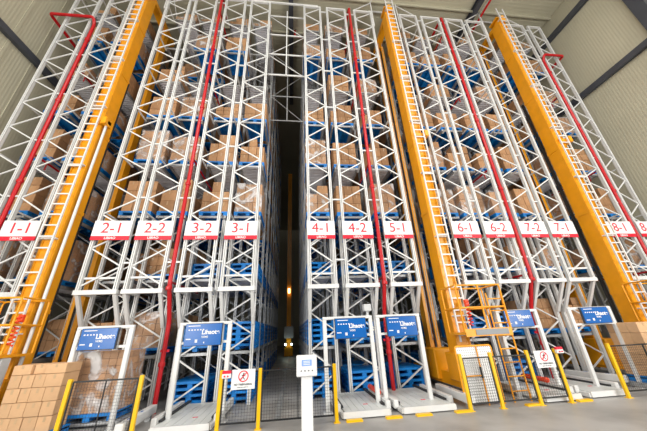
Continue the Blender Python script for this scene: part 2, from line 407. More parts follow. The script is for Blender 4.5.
for c, x0, x1 in COLS:
    xc = (x0+x1)/2; w_ = (x1-x0)*0.985
    for d in range(ND[c]):
        y = YP+0.09+1.5*d
        for li in range(0, 9):
            z = LEV[li]+(0.012 if li else 0.0)
            if li == 0:
                if c in EMPTY_COLS or c in ('6-1', '6-2'):
                    n = 4
                    for k in range(n): pallet(c, xc, w_, y, z+nestz(k), d, li, k, n)
                continue
            if li == 1 and c in EMPTY_COLS|{'6-1', '6-2'}:
                n = 5 if c in ('3-1', '4-1', '3-2') else 4
                for k in range(n): pallet(c, xc, w_, y, z+nestz(k), d, li, k, n)
                continue
            if li == 2 and (c in EMPTY_COLS|{'6-1'}) :
                n = 3 if c != '4-2' else 2
                for k in range(n): pallet(c, xc, w_, y, z+nestz(k), d, li, k, n)
                continue
            if li == 1 and (c in ('8-1', '8-2', '1-2') or (c == '1-1' and d == 0)): continue
            if li == 2 and c in ('2-1',) and d == 0: continue
            if d >= 1 and random.random() < 0.12: continue
            bare = li in (6, 8)
            if li == 6 and c in ('3-1', '3-2', '2-2', '4-1', '6-1', '7-2') and d == 0: continue
            if li == 7 and c in ('2-1', '3-1') and d == 0: continue
            if not bare: pallet(c, xc, w_, y, z, d, li)
            nx = random.choice((2, 3, 3, 4)); 
            if li == 8: nz, h_ = 2, 0.27
            else:
                nz = random.choice((3, 3, 4)); h_ = (random.uniform(1.0, 1.28) if li < 5 else random.uniform(0.75, 1.0))/nz if li != 1 else 0.9/nz
            load(c, xc, w_, y, z+(0.0 if bare else 0.142), d, li, nx, nz, h_, random.random() < (0.5 if c[0] in '67' else 0.3))
def stuff(name, mb, m, label, cat):
    o = P(name, mb.mesh(name, m), None); o['kind'] = 'stuff'; o['label'] = label; o['category'] = cat
stuff('plastic_pallet', stuff_pal, BLUE, 'blue plastic pallets deep inside the racks, beyond the second row', 'pallets')
stuff('carton_stack', stuff_cart, CART, 'brown carton stacks deep inside the racks, beyond the second row', 'carton stacks')

# ---------------------------------------------------------------- column signs
SH = 0.56
for c, x0, x1 in COLS:
    if c == '1-2': continue
    xc = (x0+x1)/2; wd = x1-x0+0.02
    tilt = 0.0
    e = E('column_sign', (xc, YF-0.07, 4.09), 'white %s sign with a red foot band on the ladder front' % c, 'sign', 'column number signs')
    P('sign_plate', cached(('sp', round(wd, 3)), lambda: MB().box(-wd/2, wd/2, -0.012, 0, 0.115, SH).mesh('sign_plate', PAPER)), e)
    P('red_band', cached(('rb', round(wd, 3)), lambda: MB().box(-wd/2, wd/2, -0.012, 0, 0, 0.115).mesh('red_band', REDS)), e, label='red foot band')
    P('lettering', cached(('num', c), lambda: textmesh(c, 0.43, REDS, 0.002, 0.0)), e, (0, -0.014, 0.335), UPR, 'red number %s' % c)
    P('band_lettering', cached('bandt', lambda: textmesh('LIBIAO', 0.095, PAPER, 0.002, 0.002)), e, (0, -0.014, 0.055), UPR, 'small white lettering')

# ---------------------------------------------------------------- red sprinkler pipes
def elbow(pts, r=0.12):
    pts = [Vector(p) for p in pts]; out = [pts[0]]
    for i in range(1, len(pts)-1):
        a = (pts[i-1]-pts[i]).normalized(); b = (pts[i+1]-pts[i]).normalized(); p0 = pts[i]+a*r; p1 = pts[i]+b*r
        for t in (0, .25, .5, .75, 1): out.append(p0*(1-t)**2+pts[i]*2*t*(1-t)+p1*t*t)
    return out+[pts[-1]]
def red_pipe(x, top, xtop, label):
    yf = YF-0.02; yb = 7.86
    e = E('sprinkler_pipe', (x, yf, 0), label, 'pipe', 'red sprinkler riser pipes')
    pts = [(0, yb-yf, 0), (0, yb-yf, 1.98), (0, 0, 2.87), (0, 0, top)]
    if xtop is not None: pts[-1] = (0, 0, top-0.25); pts += [(0, -0.14, top), (xtop-x, -0.14, top), (xtop-x, 1.2, top)]
    else: pts += [(0, 0.9, top)]
    P('riser', MB().tube(elbow(pts), 0.055, 12).mesh('riser', RED), e)
    for zz in (1.0, 2.78, 5.9, 9.0, 12.1):
        P('coupling', cached('coup', lambda: MB().lathe((0, 0, -0.05), [(0.07, 0), (0.078, 0.02), (0.078, 0.08), (0.07, 0.1)], 14).mesh('coupling', RED)), e, (0, yb-yf if zz < 2 else 0, zz))
    for zz in (2.95, 6.85, 10.75, 14.6):
        if zz > top-0.3: continue
        P('branch_pipe', cached('brp', lambda: MB().tube([(0, 0.05, 0), (0, 2.2, 0)], 0.032, 8).tube([(0, 0.5, 0), (0.0, 0.5, -0.25)], 0.02, 8).mesh('branch_pipe', RED)), e, (0, 0, zz))
    P('clamp', cached('clamp', lambda: MB().box(-0.1, 0.1, 0.02, 0.07, -0.03, 0.03).mesh('clamp', REDS)), e, (0, yb-yf, 1.3))
red_pipe(-7.80, 13.25, -9.35, 'leftmost red sprinkler riser, its top bent over to the left wall')
red_pipe(-3.21, 15.6, None, 'red sprinkler riser between the 2-2 and 3-2 signs')
red_pipe(2.59, 15.65, None, 'red sprinkler riser between the 4-2 and 5-1 signs')
red_pipe(7.22, 15.55, None, 'red sprinkler riser between the 6-2 and 7-2 signs')
red_pipe(11.745, 13.15, 12.78, 'red sprinkler riser between the 8-1 and 8-2 signs')
T('sprinkler_main', MB().tube(elbow([(9.45, -6, 15.95), (9.45, 9.0, 15.95), (9.45, 9.0, 15.3)]), 0.05, 10).mesh('pipe_run', RED), (0, 0, 0), 'red pipe running under the roof beside the right dark beam', 'pipe')
T('sprinkler_main', MB().tube(elbow([(0.05, 9.2, 16.4), (0.05, 9.2, 15.9), (1.3, 9.2, 15.9)]), 0.05, 10).mesh('pipe_run', RED), (0, 0, 0), 'L-shaped red pipe at the top of the dark central aisle', 'pipe')

# ---------------------------------------------------------------- aisle top ties
def top_portal(xa, xb, y, label, lean=0.0):
    e = E('aisle_top_brace', ((xa+xb)/2, y, ZT), label, 'brace', 'white braces above the rack tops')
    h = (xb-xa)/2
    P('post', MB().box(-h-0.04, -h+0.0, -0.03, 0.03, -1.0, 0.85).mesh('post', WHITE), e)
    P('post', MB().box(h-0.0, h+0.04, -0.03, 0.03, -1.0, 0.85).mesh('post', WHITE), e)
    P('brace', MB().bar((-h-0.95, 0, 0.05), (-h, 0, 0.8), 0.035).mesh('brace', WHITE), e)
    P('brace', MB().bar((h+0.95, 0, 0.05), (h, 0, 0.8), 0.035).mesh('brace', WHITE), e)
    P('brace', MB().bar((-h, 0, 0.8), (-h+0.1, -1.4, 0.55), 0.035).mesh('brace', WHITE), e)
    P('brace', MB().bar((h, 0, 0.8), (h-0.1, 1.4, 0.0), 0.035).mesh('brace', WHITE), e)
    P('top_bar', MB().box(-h, h, 0.35, 0.4, 0.80, 0.85).mesh('top_bar', WHITE), e)
top_portal(3.72, 4.95, YF, 'white tie bars rising above the aisle between the 5-1 and 6-1 columns')
top_portal(9.44, 10.6, YF, 'white tie bars rising above the aisle between the 7-1 and 8-1 columns')
top_portal(-6.7, -5.5, YF, 'white tie bars rising above the aisle between the 1-1 and 2-1 columns')
def tie_truss(y, label, zs, m):
    e = E('aisle_tie_truss', (-0.31, y, zs[0]), label, 'truss', 'trusses bridging the central aisle')
    hw = 0.745
    for zz in zs: P('tie_bar', MB().box(-hw, hw, -0.02, 0.02, zz-zs[0], zz-zs[0]+0.045).mesh('tie_bar', m), e)
    P('post', MB().box(-0.02, 0.02, -0.05, -0.02, 0, zs[-1]-zs[0]+0.4).mesh('post', m), e)
    for i in range(len(zs)-1):
        q = 1 if i % 2 else -1
        P('brace', MB().bar((-hw*q, 0.03, zs[i]-zs[0]), (hw*q, 0.03, zs[i+1]-zs[0]), 0.022).mesh('brace', m), e)
tie_truss(7.62, 'white truss bridging the top of the dark central aisle at its front', (11.0, 12.2, 13.45, 14.75), WHITE)
tie_truss(9.6, 'shade-greyed truss bridging the dark central aisle one row deeper', (10.5, 12.0, 13.5, 15.0), GALV)  # darker steel than the front truss, painting in its weaker light
e = E('rack_top_beam', (-0.2, YF, ZT+0.08), 'long white beam lying across the rack tops from 3-2 to 4-1', 'beam')
P('beam', MB().box(-2.9, 1.3, -0.03, 0.03, 0, 0.08).mesh('beam', WHITE), e)

# ---------------------------------------------------------------- stacker cranes
def crane(x, label, side, full=True, yf=7.35, cage=True):
    e = E('stacker_crane', (x, yf, 0), label, 'stacker crane', 'orange yellow stacker cranes')
    H = 14.9
    def mast(w_, d_, h):
        mb = MB().box(-w_/2, w_/2, -d_/2, d_/2, 0, h)
        for s in (-1, 1):
            mb.box(s*w_/2-0.02, s*w_/2+0.02, -d_/2-0.02, -d_/2+0.03, 0, h)
        for i in range(6): mb.box(-w_/2-0.015, w_/2+0.015, -d_/2-0.015, d_/2+0.015, 1.5+i*2.6, 1.6+i*2.6)
        return mb
    P('front_mast', mast(0.34, 0.46, H-0.75).mesh('front_mast', YEL), e, (0, 0, 0.75))
    # rear mast: two narrow columns with a slit
    mb = MB().box(-0.17, -0.05, -0.15, 0.15, 0, H-0.75).box(0.05, 0.17, -0.15, 0.15, 0, H-0.75)
    for i in range(9): mb.box(-0.05, 0.05, -0.12, 0.12, 0.5+i*1.7, 0.6+i*1.7)
    P('rear_mast', mb.mesh('rear_mast', YEL), e, (0.05*side, 1.5, 0.75))
    P('mast_rail', MB().box(-0.02, 0.02, -0.18, -0.15, 0, H-1.2).mesh('mast_rail', BLACK), e, (0.05*side, 1.5, 0.8))
    P('top_beam', MB().box(-0.14, 0.14, -0.35, 2.2, 0, 0.22).prism([(-0.1, 0.2), (0.1, 0.2), (0.05, 0.42), (-0.05, 0.42)], -0.2, 0.1).mesh('top_beam', YEL), e, (0, 0, H))
    for yy in (-0.28, 2.1):
        P('guide_wheel', MB().lathe((0, 0, 0), [(0.11, -0.03), (0.13, -0.01), (0.13, 0.03), (0.11, 0.05)], 16, 'Z').mesh('guide_wheel', YEL), e, (0.0, yy, H+0.27))
    P('base_beam', MB().box(-0.2, 0.2, -0.55, 2.7, 0.16, 0.46).mesh('base_beam', YEL), e)
    P('drive_housing', MB().chbox(-0.3, 0.3, 0.85, 1.65, 0.22, 1.0, 0.03).box(-0.31, 0.31, 1.2, 1.23, 0.24, 0.98).mesh('drive_housing', YEL), e)
    P('drive_housing', MB().chbox(-0.28, 0.28, -0.42, 0.3, 0.3, 0.95, 0.03).mesh('drive_housing', YEL), e)
    for yy in (-0.35, 2.4):
        P('travel_wheel', MB().lathe((-0.06, 0, 0), [(0.16, 0), (0.19, 0.02), (0.19, 0.1), (0.16, 0.12)], 20, 'X').mesh('travel_wheel', DARK), e, (0, yy, 0.24))
    P('motor', MB().lathe((0, 0, 0), [(0.09, 0), (0.11, 0.03), (0.11, 0.3), (0.08, 0.33)], 16, 'Z').box(-0.13, 0.13, -0.13, 0.13, -0.08, 0.0).mesh('motor', GREY), e, (-side*0.12, 2.1, 0.55))
    # ladder
    lx = side*0.03; lad = P('ladder', MB().box(-0.185, -0.15, -0.02, 0.02, 0, 14.6).box(0.15, 0.185, -0.02, 0.02, 0, 14.6).mesh('ladder', WHITE), e, (lx, -0.36, 1.2), label='white ladder')
    rg = MB().box(-0.15, 0.15, -0.015, 0.015, -0.015, 0.02).mesh('rung', WHITE)
    for i in range(48): P('rung', rg, lad, (0, 0, 0.15+i*0.3))
    for i in range(7): P('standoff', cached('stdoff', lambda: MB().box(-0.2, 0.2, 0.02, 0.16, 0, 0.03).mesh('standoff', WHITE)), lad, (0, 0, 0.6+i*2.2))
    # lifting carriage bracket and rod
    P('bracket', MB().box(-0.1, 0.34, 0.0, 0.14, 0, 0.12).box(0.22, 0.34, -0.1, 0.2, -0.06, 0.18).mesh('bracket', YEL), e, (0.05 if side < 0 else 0.02, -0.3, 7.75))
    if side < 0: P('guide_rod', MB().tube([(0, 0, 0), (0, 0, 6.6)], 0.035, 10).mesh('guide_rod', WHITE), e, (0.31, -0.22, 1.1))
    P('cable_chain', MB().box(-0.05, 0.05, -0.03, 0.03, 0, 9).mesh('cable_chain', DARK), e, (-0.02, 0.45, 1.3))
    for q in (-0.09, 0.09):
        P('hoist_rope', cached('rope', lambda: MB().tube([(0, 0, 0), (0, 0, 14.4)], 0.012, 6).mesh('hoist_rope', GALV)), e, (q, 1.2, 1.2))
    if cage:
        cx0, cx1 = (-0.33, 0.85) if side > 0 else (-0.45, 0.5)
        cg = P('work_platform', MB().box(cx0, cx1, -0.95, -0.25, -0.05, 0).box(cx0, cx1, -0.97, -0.95, -0.09, 0.08).mesh('work_platform', YEL), e, (0, 0, 1.42))
        def rails(pts, r=0.02): return MB().tube(elbow(pts, 0.08), r, 8).mesh('railing', YEL)
        for yy in (-0.95, -0.27):
            P('railing', rails([(cx0, yy, 0), (cx0, yy, 1.08), (cx1, yy, 1.08), (cx1, yy, 0)]), cg)
            P('railing', rails([(cx0, yy, 0.55), (cx1, yy, 0.55)]), cg)
            P('railing', rails([((cx0+cx1)/2, yy, 0.0), ((cx0+cx1)/2, yy, 1.08)]), cg)
        for xx in (cx0, cx1):
            for zz in (0.55, 1.08): P('railing', rails([(xx, -0.95, zz), (xx, -0.27, zz)]), cg)
        P('nameplate', MB().box(cx0+0.25, cx1-0.1, -0.985, -0.975, -0.06, 0.06).mesh('nameplate', mat('brushed_plate', (0.25, 0.26, 0.27), 0.4)), cg, label='grey plate along the platform edge')
        P('control_box', MB().chbox(-0.05, 0.05, -0.5, -0.42, 0.62, 0.78, 0.01).mesh('control_box', ORED), cg, (cx0+0.52 if side > 0 else 0.2, 0, 0), label='orange red control box')
        P('coiled_cable', MB().tube([(math.cos(t*0.9)*0.05, math.sin(t*0.9)*0.05, 0.15+t*0.012) for t in range(50)], 0.012, 6).mesh('coiled_cable', ORED), cg, (cx0+0.5 if side > 0 else 0.2, -0.5, 0))
    return e
crane(-6.1, 'tall orange yellow stacker crane between the 1-1 and 2-1 signs', -1)
crane(4.33, 'tall orange yellow stacker crane between the 5-1 and 6-1 signs', 1)
crane(10.0, 'tall orange yellow stacker crane between the 7-1 and 8-1 signs', 1)
# dim crane deep in the central aisle
e = E('stacker_crane', (-0.31, 22.0, 0), 'distant stacker crane with small lit lamps deep in the dark central aisle', 'stacker crane')
P('mast', MB().box(-0.17, 0.17, -0.2, 0.2, 0.4, 15.4).mesh('mast', YEL), e); P('base', MB().box(-0.3, 0.3, -0.6, 2.4, 0.052, 0.6).mesh('base', YEL), e)
P('rear_mast', MB().box(-0.12, 0.12, 1.9, 2.1, 0.4, 15.4).mesh('rear_mast', YEL), e)
P('carriage', MB().box(-0.34, 0.34, -0.3, 1.4, 1.2, 1.35).box(-0.34, 0.34, -0.36, -0.3, 1.2, 2.0).mesh('carriage', GREY), e)
for q in (-0.22, 0.22): P('lamp', MB().box(q-0.05, q+0.05, -0.66, -0.6, 0.75, 0.85).mesh('lamp', LAMP), e, label='small lit white lamp')
P('lamp', MB().box(-0.08, 0.08, -0.42, -0.36, 4.4, 4.75).mesh('lamp', LAMPW), e, label='warm lit lamp')
for x, nm in ((-6.1, 'left of the 2-1 column'), (-0.31, 'in the dark central aisle'), (4.33, 'right of the 5-1 column'), (10.0, 'right of the 7-1 column')):
    T('floor_rail', MB().box(-0.03, 0.03, 0, 28, 0.03, 0.05).box(-0.012, 0.012, 0, 28, 0.012, 0.03).box(-0.06, 0.06, 0, 28, 0, 0.012).mesh('floor_rail', GALV), (x, 6.55 if x > -1 and x < 0 else 6.8, 0), 'steel crane rail on the aisle floor %s' % nm, 'rail')

# ---------------------------------------------------------------- display gantries and screens
def gantry(xa, xb, label, p0, p1, pz0=1.47, pz1=1.9, yy=6.75):
    xc = (xa+xb)/2; h = (xb-xa)/2
    e = E('display_gantry', (xc, yy, 0), label+' white gantry frame', 'gantry frame', 'white display gantries')
    for s in (-1, 1):
        P('post', MB().chbox(s*h-0.045, s*h+0.045, -0.04, 0.04, 0, 1.83, 0.008).mesh('post', WHITE), e)
        P('foot_plate', cached('fp', lambda: MB().box(-0.1, 0.1, -0.1, 0.1, 0, 0.015).mesh('foot_plate', WHITE)), e, (s*h, 0, 0))
    P('top_bar', MB().chbox(-h-0.045, h+0.045, -0.04, 0.04, 1.83, 1.895, 0.01).mesh('top_bar', WHITE), e)
    P('cross_bar', MB().box(-h, h, -0.03, 0.03, 1.45, 1.50).mesh('cross_bar', WHITE), e)
    sx = (p0+p1)/2; sw = (p1-p0)/2; H = pz1-pz0
    s_ = E('display_screen', (sx, yy-0.11, pz0), label+' blue screen', 'screen', 'blue display screens')
    P('screen_face', MB().box(-sw, sw, -0.02, 0, 0, H).mesh('screen_face', SBLUE), s_)
    P('casing', MB().box(-sw-0.012, sw+0.012, 0, 0.05, -0.012, H+0.012).mesh('casing', DGREY), s_)
    P('logo', cached('lg1', lambda: textmesh('Lihaote', 0.125, PAPER, 0.001, 0.004)), s_, (sw*0.40, -0.022, H*0.60), UPR, 'white logo lettering')
    P('caption', cached('lg2', lambda: textmesh('WMS', 0.06, PAPER, 0.001, 0.001)), s_, (sw*0.1, -0.022, H*0.38), UPR)
    mb = MB().box(-sw+0.05, -sw+0.30, -0.024, -0.02, H-0.045, H-0.03)
    for i in range(6): mb.box(-sw+0.06+i*0.06, -sw+0.09+i*0.06, -0.024, -0.02, H-0.13, H-0.105)
    mb.box(-sw+0.03, -sw+0.13, -0.024, -0.02, H-0.31, H-0.29).box(-sw+0.22, -sw+0.27, -0.024, -0.02, 0.06, 0.12).box(-sw+0.4, -sw+0.42, -0.024, -0.02, 0.04, 0.07)
    P('status_marks', mb.mesh('status_marks', PAPER), s_)
gantry(-4.55, -3.50, 'leftmost, behind the wrapped cartons,', -4.42, -3.72, 1.44, 1.84)
gantry(-2.46, -1.42, 'second from the left, below the 3-2 sign,', -2.33, -1.57, 1.42, 1.85)
gantry(0.74, 1.85, 'third from the left, below the 4-1 sign,', 0.98, 1.70, 1.42, 1.84)
gantry(2.03, 3.05, 'fourth from the left, below the 5-1 sign,', 2.22, 2.94, 1.42, 1.84)
gantry(5.18, 6.26, 'fifth from the left, below the 6-1 sign,', 5.29, 6.02, 1.49, 1.87)
gantry(7.25, 8.45, 'rightmost, beside the big right carton pile,', 7.50, 8.26, 1.49, 1.87)

# ---------------------------------------------------------------- conveyor platforms
def platform(xa, xb, ya, yb, label, orange=False, z=0.12, rails_=True, slats=6):
    xc = (xa+xb)/2; h = (xb-xa)/2; L = yb-ya
    e = E('transfer_platform', (xc, ya, 0), label, 'conveyor platform', 'low white transfer platforms')
    mb = MB(); 
    for i in range(slats): mb.box(-h+0.04+i*(2*h-0.08)/slats+0.004, -h+0.04+(i+1)*(2*h-0.08)/slats-0.004, 0.03, L, z-0.03, z)
    P('deck', mb.mesh('deck', PLAT), e)
    P('front_plate', MB().box(-h, h, 0, 0.03, 0.02, z+0.005).mesh('front_plate', WHITE), e)
    for s in (-1, 1):
        P('side_beam', MB().box(s*h-0.03, s*h+0.03, 0.03, L+0.25, 0.02, z-0.02).mesh('side_beam', WHITE), e)
        if rails_:
            P('chain_guide', MB().box(s*(h-0.02)-0.04, s*(h-0.02)+0.04, 0.35, L+0.2, z, z+0.035).mesh('chain_guide', DARK), e)
            P('guide_rail', MB().chbox(s*(h+0.055)-0.05, s*(h+0.055)+0.05, 0.25, L-0.1, z-0.06, z+0.09, 0.01).mesh('guide_rail', WHITE), e)
    for s in (-0.6, 0.6):
        for yy in (0.15, L-0.15): P('leg', cached('plleg', lambda: MB().box(-0.03, 0.03, -0.03, 0.03, 0, 0.091).mesh('leg', GALV)), e, (s*h, yy, 0))
    P('warning_mark', cached('wm', lambda: MB().box(-0.05, 0.05, 0, 0.05, 0, 0.002).mesh('warning_mark', REDS)), e, (0.1, 0.5, z))
    if orange: P('bumper', MB().tube([(0, 0, 0), (0, 0.75, 0)], 0.055, 12).lathe((0, 0, 0), [(0.03, -0.03), (0.062, 0.0), (0.062, 0.06), (0.055, 0.07)], 12, 'Y').mesh('bumper', ORED), e, (h+0.02, L-1.0, z+0.14), label='orange red cylindrical bumper')
platform(-2.55, -1.52, 6.2, 8.0, 'leftmost low white transfer platform, below the 3-2 sign')
platform(0.98, 1.92, 6.2, 8.0, 'low white transfer platform below the 4-2 sign, orange red bumper on its rail', True)
platform(2.2, 3.3, 6.2, 8.0, 'low white transfer platform below the 5-1 sign, beside the middle crane')
platform(5.35, 6.2, 6.2, 8.0, 'low white transfer platform behind the right prohibition sign', True)
platform(6.5, 7.45, 6.25, 8.0, 'low white transfer platform left of the big right carton pile')
# extra long white rail toward the crane foot
for (x, y, rz, lab, nm) in ((3.62, 6.1, -0.02, 'long white guide rail with blue marks ending at the middle crane foot', 0), (8.3, 6.9, 0.25, 'long white guide rail in front of the 7-1 column', 1), (-2.98, 6.0, 0.05, 'long white guide rail between the wrapped cartons and the left platform', 2)):
    e = E('guide_rail', (x, y, 0), lab, 'rail', None, rz)
    P('rail', MB().chbox(-0.07, 0.07, 0, 1.45, 0.1, 0.26, 0.015).mesh('rail', WHITE), e)
    for q in (0.15, 1.25): P('foot', cached('gf', lambda: MB().box(-0.05, 0.05, -0.05, 0.05, 0, 0.1).mesh('foot', GALV)), e, (0, q, 0))
    P('arrow_mark', MB().box(-0.02, 0.02, 0.3, 0.4, 0.26, 0.262).box(-0.02, 0.02, 0.8, 0.9, 0.26, 0.262).mesh('arrow_mark', SBLUE), e)
# stoppers on the floor
for i, (xx, lab) in enumerate(((1.165, 'at the left of the first white platform'), (1.94, 'at the right of the first white platform'), (2.55, 'at the left of the platform below sign 5-1'), (3.36, 'beside the middle crane foot'), (4.95, 'under the yellow ladder'), (6.15, 'in front of the right fence'))):
    T('wheel_stop', MB().prism([(-0.16, 0), (0.16, 0), (0.15, 0.035), (-0.15, 0.035)], -0.05, 0.05).mesh('wheel_stop', YELF), (xx, 6.08 if i < 4 else 6.13, 0), 'flat yellow floor stop %s' % lab, 'floor stop', 'yellow floor stops')

# ---------------------------------------------------------------- fences
def fence(label, y, xs, panels, h=0.98, mids=(), z0=0.12, z1=0.93):
    xm = (xs[0]+xs[-1])/2
    e = E('mesh_fence', (xm, y, 0), label, 'fence', 'yellow and black safety fences')
    for x in xs:
        p = P('post', cached(('fpost', h), lambda: MB().chbox(-0.033, 0.033, -0.03, 0.03, 0, h, 0.006).mesh('post', YELF)), e, (x-xm, 0, 0), label='yellow post')
        P('foot_plate', cached('ffp', lambda: MB().box(-0.06, 0.06, -0.05, 0.05, 0, 0.01).mesh('foot_plate', YELF)), p)
    for i, (xa, xb) in enumerate(panels):
        hh = (xb-xa)/2; mb = MB().bar((-hh, 0, z0), (hh, 0, z0), 0.025).bar((-hh, 0, z1), (hh, 0, z1), 0.026).bar((-hh, 0, z0), (-hh, 0, z1), 0.02).bar((hh, 0, z0), (hh, 0, z1), 0.02)
        if i in mids: mb.bar((0, 0, z0), (0, 0, z1), 0.018)
        f = P('panel_frame', mb.mesh('panel_frame', BLACK), e, ((xa+xb)/2-xm, 0, 0), label='black panel frame')
        w2 = MB(); n = int(2*hh/0.05)
        for k_ in range(1, n): x = -hh+2*hh*k_/n; w2.box(x-0.0018, x+0.0018, -0.001, 0.001, z0, z1)
        m = int((z1-z0)/0.05)
        for k_ in range(1, m): z = z0+(z1-z0)*k_/m; w2.box(-hh, hh, -0.001, 0.001, z-0.0018, z+0.0018)
        P('wire_mesh', w2.mesh('wire_mesh', BLACK), f)
YFc = 6.1
fence('black mesh fence with yellow posts in front of the wrapped cartons', YFc, (-4.02, -2.8), [(-3.96, -2.86)], mids=(0,))
fence('black mesh fence with yellow posts across the central aisle, behind the kiosk', YFc, (-1.36, -0.63, 0.83), [(-1.31, -0.68), (-0.58, 0.78)], mids=(1,))
fence('black mesh fence with yellow posts from the white gate to the right prohibition sign', YFc, (3.55, 4.25, 5.12, 5.82), [(3.6, 4.2), (4.3, 5.07), (5.17, 5.77)], 1.02)
fence('black mesh fence with one yellow post in front of the right carton pile', YFc, (7.2,), [(7.25, 9.0)], 1.06, mids=(0,), z1=1.0)
# gate
e = E('perforated_gate', (4.1, 6.42, 0), 'white perforated gate panel at the foot of the middle crane', 'gate')
mb = MB().box(-0.42, 0.42, -0.012, 0.012, 0.05, 1.12)
def perfmat():
    m = mat('perforated_white_sheet', (0.85, 0.85, 0.85), 0.5); nt = m.node_tree; b = nt.nodes['Principled BSDF']
    tc = nt.nodes.new('ShaderNodeTexCoord'); sp = nt.nodes.new('ShaderNodeSeparateXYZ'); nt.links.new(tc.outputs['Object'], sp.inputs[0]); prev = None
    for ax in ('X', 'Z'):
        q = nt.nodes.new('ShaderNodeMath'); q.operation = 'MULTIPLY'; q.inputs[1].default_value = 20; nt.links.new(sp.outputs[ax], q.inputs[0])
        fr = nt.nodes.new('ShaderNodeMath'); fr.operation = 'FRACT'; nt.links.new(q.outputs[0], fr.inputs[0])
        lt = nt.nodes.new('ShaderNodeMath'); lt.operation = 'LESS_THAN'; lt.inputs[1].default_value = 0.35; nt.links.new(fr.outputs[0], lt.inputs[0])
        if prev:
            an = nt.nodes.new('ShaderNodeMath'); an.operation = 'MULTIPLY'; nt.links.new(prev.outputs[0], an.inputs[0]); nt.links.new(lt.outputs[0], an.inputs[1]); lt = an
        prev = lt
    mx = nt.nodes.new('ShaderNodeMix'); mx.data_type = 'RGBA'; mx.inputs[6].default_value = (0.85, 0.85, 0.85, 1); mx.inputs[7].default_value = (0.25, 0.25, 0.26, 1)
    nt.links.new(prev.outputs[0], mx.inputs[0]); nt.links.new(mx.outputs[2], b.inputs['Base Color']); return m
P('panel', mb.mesh('panel', perfmat()), e)
P('handle', MB().box(-0.015, 0.015, -0.05, -0.012, 0.5, 0.72).mesh('handle', BLACK), e, (0.05, 0, 0))
P('frame', MB().tube(elbow([(-0.44, 0, 0), (-0.44, 0, 1.14), (0.44, 0, 1.14), (0.44, 0, 0)], 0.06), 0.02, 8).tube([(0.06, -0.03, 0), (0.06, -0.03, 1.14)], 0.014, 8).tube([(-0.44, -0.03, 0.55), (0.06, -0.03, 0.55)], 0.014, 8).mesh('frame', YEL), e)
# yellow ladder
e = E('access_ladder', (5.0, 6.45, 0), 'yellow access ladder on the floor right of the perforated gate', 'ladder')
for s in (-0.2, 0.2): P('rail', MB().tube([(s, 0, 0), (s, 0, 2.3)], 0.018, 8).mesh('rail', YEL), e)
rg = MB().tube([(-0.2, 0, 0), (0.2, 0, 0)], 0.014, 8).mesh('rung', YEL)
for i in range(8): P('rung', rg, e, (0, 0, 0.2+i*0.28))
# signs
def psign(x, z, label, y=YFc-0.05):
    e = E('prohibition_sign', (x, y, z), label, 'sign', 'round prohibition signs')
    P('plate', cached('psp', lambda: MB().box(-0.22, 0.22, -0.006, 0, 0, 0.33).mesh('plate', PAPER)), e)
    def ring():
        mb = MB(); n = 32; V = []
        for i in range(n):
            t = 2*math.pi*i/n
            for r in (0.078, 0.096): V.append((r*math.cos(t), 0, r*math.sin(t)))
        mb.add(V, [(2*i, 2*i+1, (2*i+3) % (2*n), (2*i+2) % (2*n)) for i in range(n)])
        mb.bar((-0.06, 0, -0.06), (0.06, 0, 0.06), 0.004, 0.018, (0.7, 0, -0.7)); return mb.mesh('prohibition_ring', REDS)
    P('prohibition_ring', cached('ring', ring), e, (0, -0.010, 0.215), label='red ring with a slash')
    def fig():
        mb = MB().lathe((0.005, 0, 0.045), [(0.012, -0.001), (0.012, 0.001)], 12, 'Y')
        mb.bar((0, 0, 0.03), (-0.01, 0, -0.01), 0.003, 0.022, (1, 0, 0)).bar((-0.01, 0, -0.01), (0.025, 0, -0.055), 0.003, 0.012, (1, 0, 0)).bar((-0.01, 0, -0.01), (-0.035, 0, -0.05), 0.003, 0.012, (1, 0, 0))
        mb.bar((0, 0, 0.025), (0.035, 0, 0.0), 0.003, 0.009, (1, 0, 0)).bar((0, 0, 0.025), (-0.035, 0, 0.01), 0.003, 0.009, (1, 0, 0)); return mb.mesh('walking_figure', BLACK)
    P('walking_figure', cached('fig', fig), e, (0, -0.008, 0.215), label='black walking figure')
    P('lettering', cached('psl', lambda: textmesh('NO TRESPASSING', 0.042, BLACK, 0.001, 0.001)), e, (0, -0.008, 0.078), UPR)
    P('lettering', cached('psl2', lambda: textmesh('authorised staff only', 0.026, DGREY, 0.001)), e, (0, -0.008, 0.035), UPR)
psign(-0.94, 0.65, 'white sign with a red no walking symbol on the fence below column 3-1')
psign(5.47, 0.67, 'white sign with a red no walking symbol on the right fence')
def pbox(x, z, label):
    e = E('push_button_box', (x, YFc-0.05, z), label, 'switch box', 'red and white switch boxes')
    P('housing', cached('pbh', lambda: MB().chbox(-0.08, 0.08, -0.06, 0, 0, 0.075, 0.006).mesh('housing', PAPER)), e)
    P('red_lid', cached('pbl', lambda: MB().chbox(-0.08, 0.08, -0.06, 0, 0.075, 0.125, 0.006).mesh('red_lid', REDS)), e)
    P('button', cached('pbb', lambda: MB().lathe((0.03, -0.06, 0.035), [(0.014, 0), (0.014, -0.02)], 10, 'Y').lathe((-0.03, -0.06, 0.035), [(0.014, 0), (0.014, -0.02)], 10, 'Y').mesh('button', REDS)), e)
pbox(-1.25, 0.85, 'small red and white switch box left of the left prohibition sign')
pbox(5.86, 0.93, 'small red and white switch box right of the right prohibition sign')
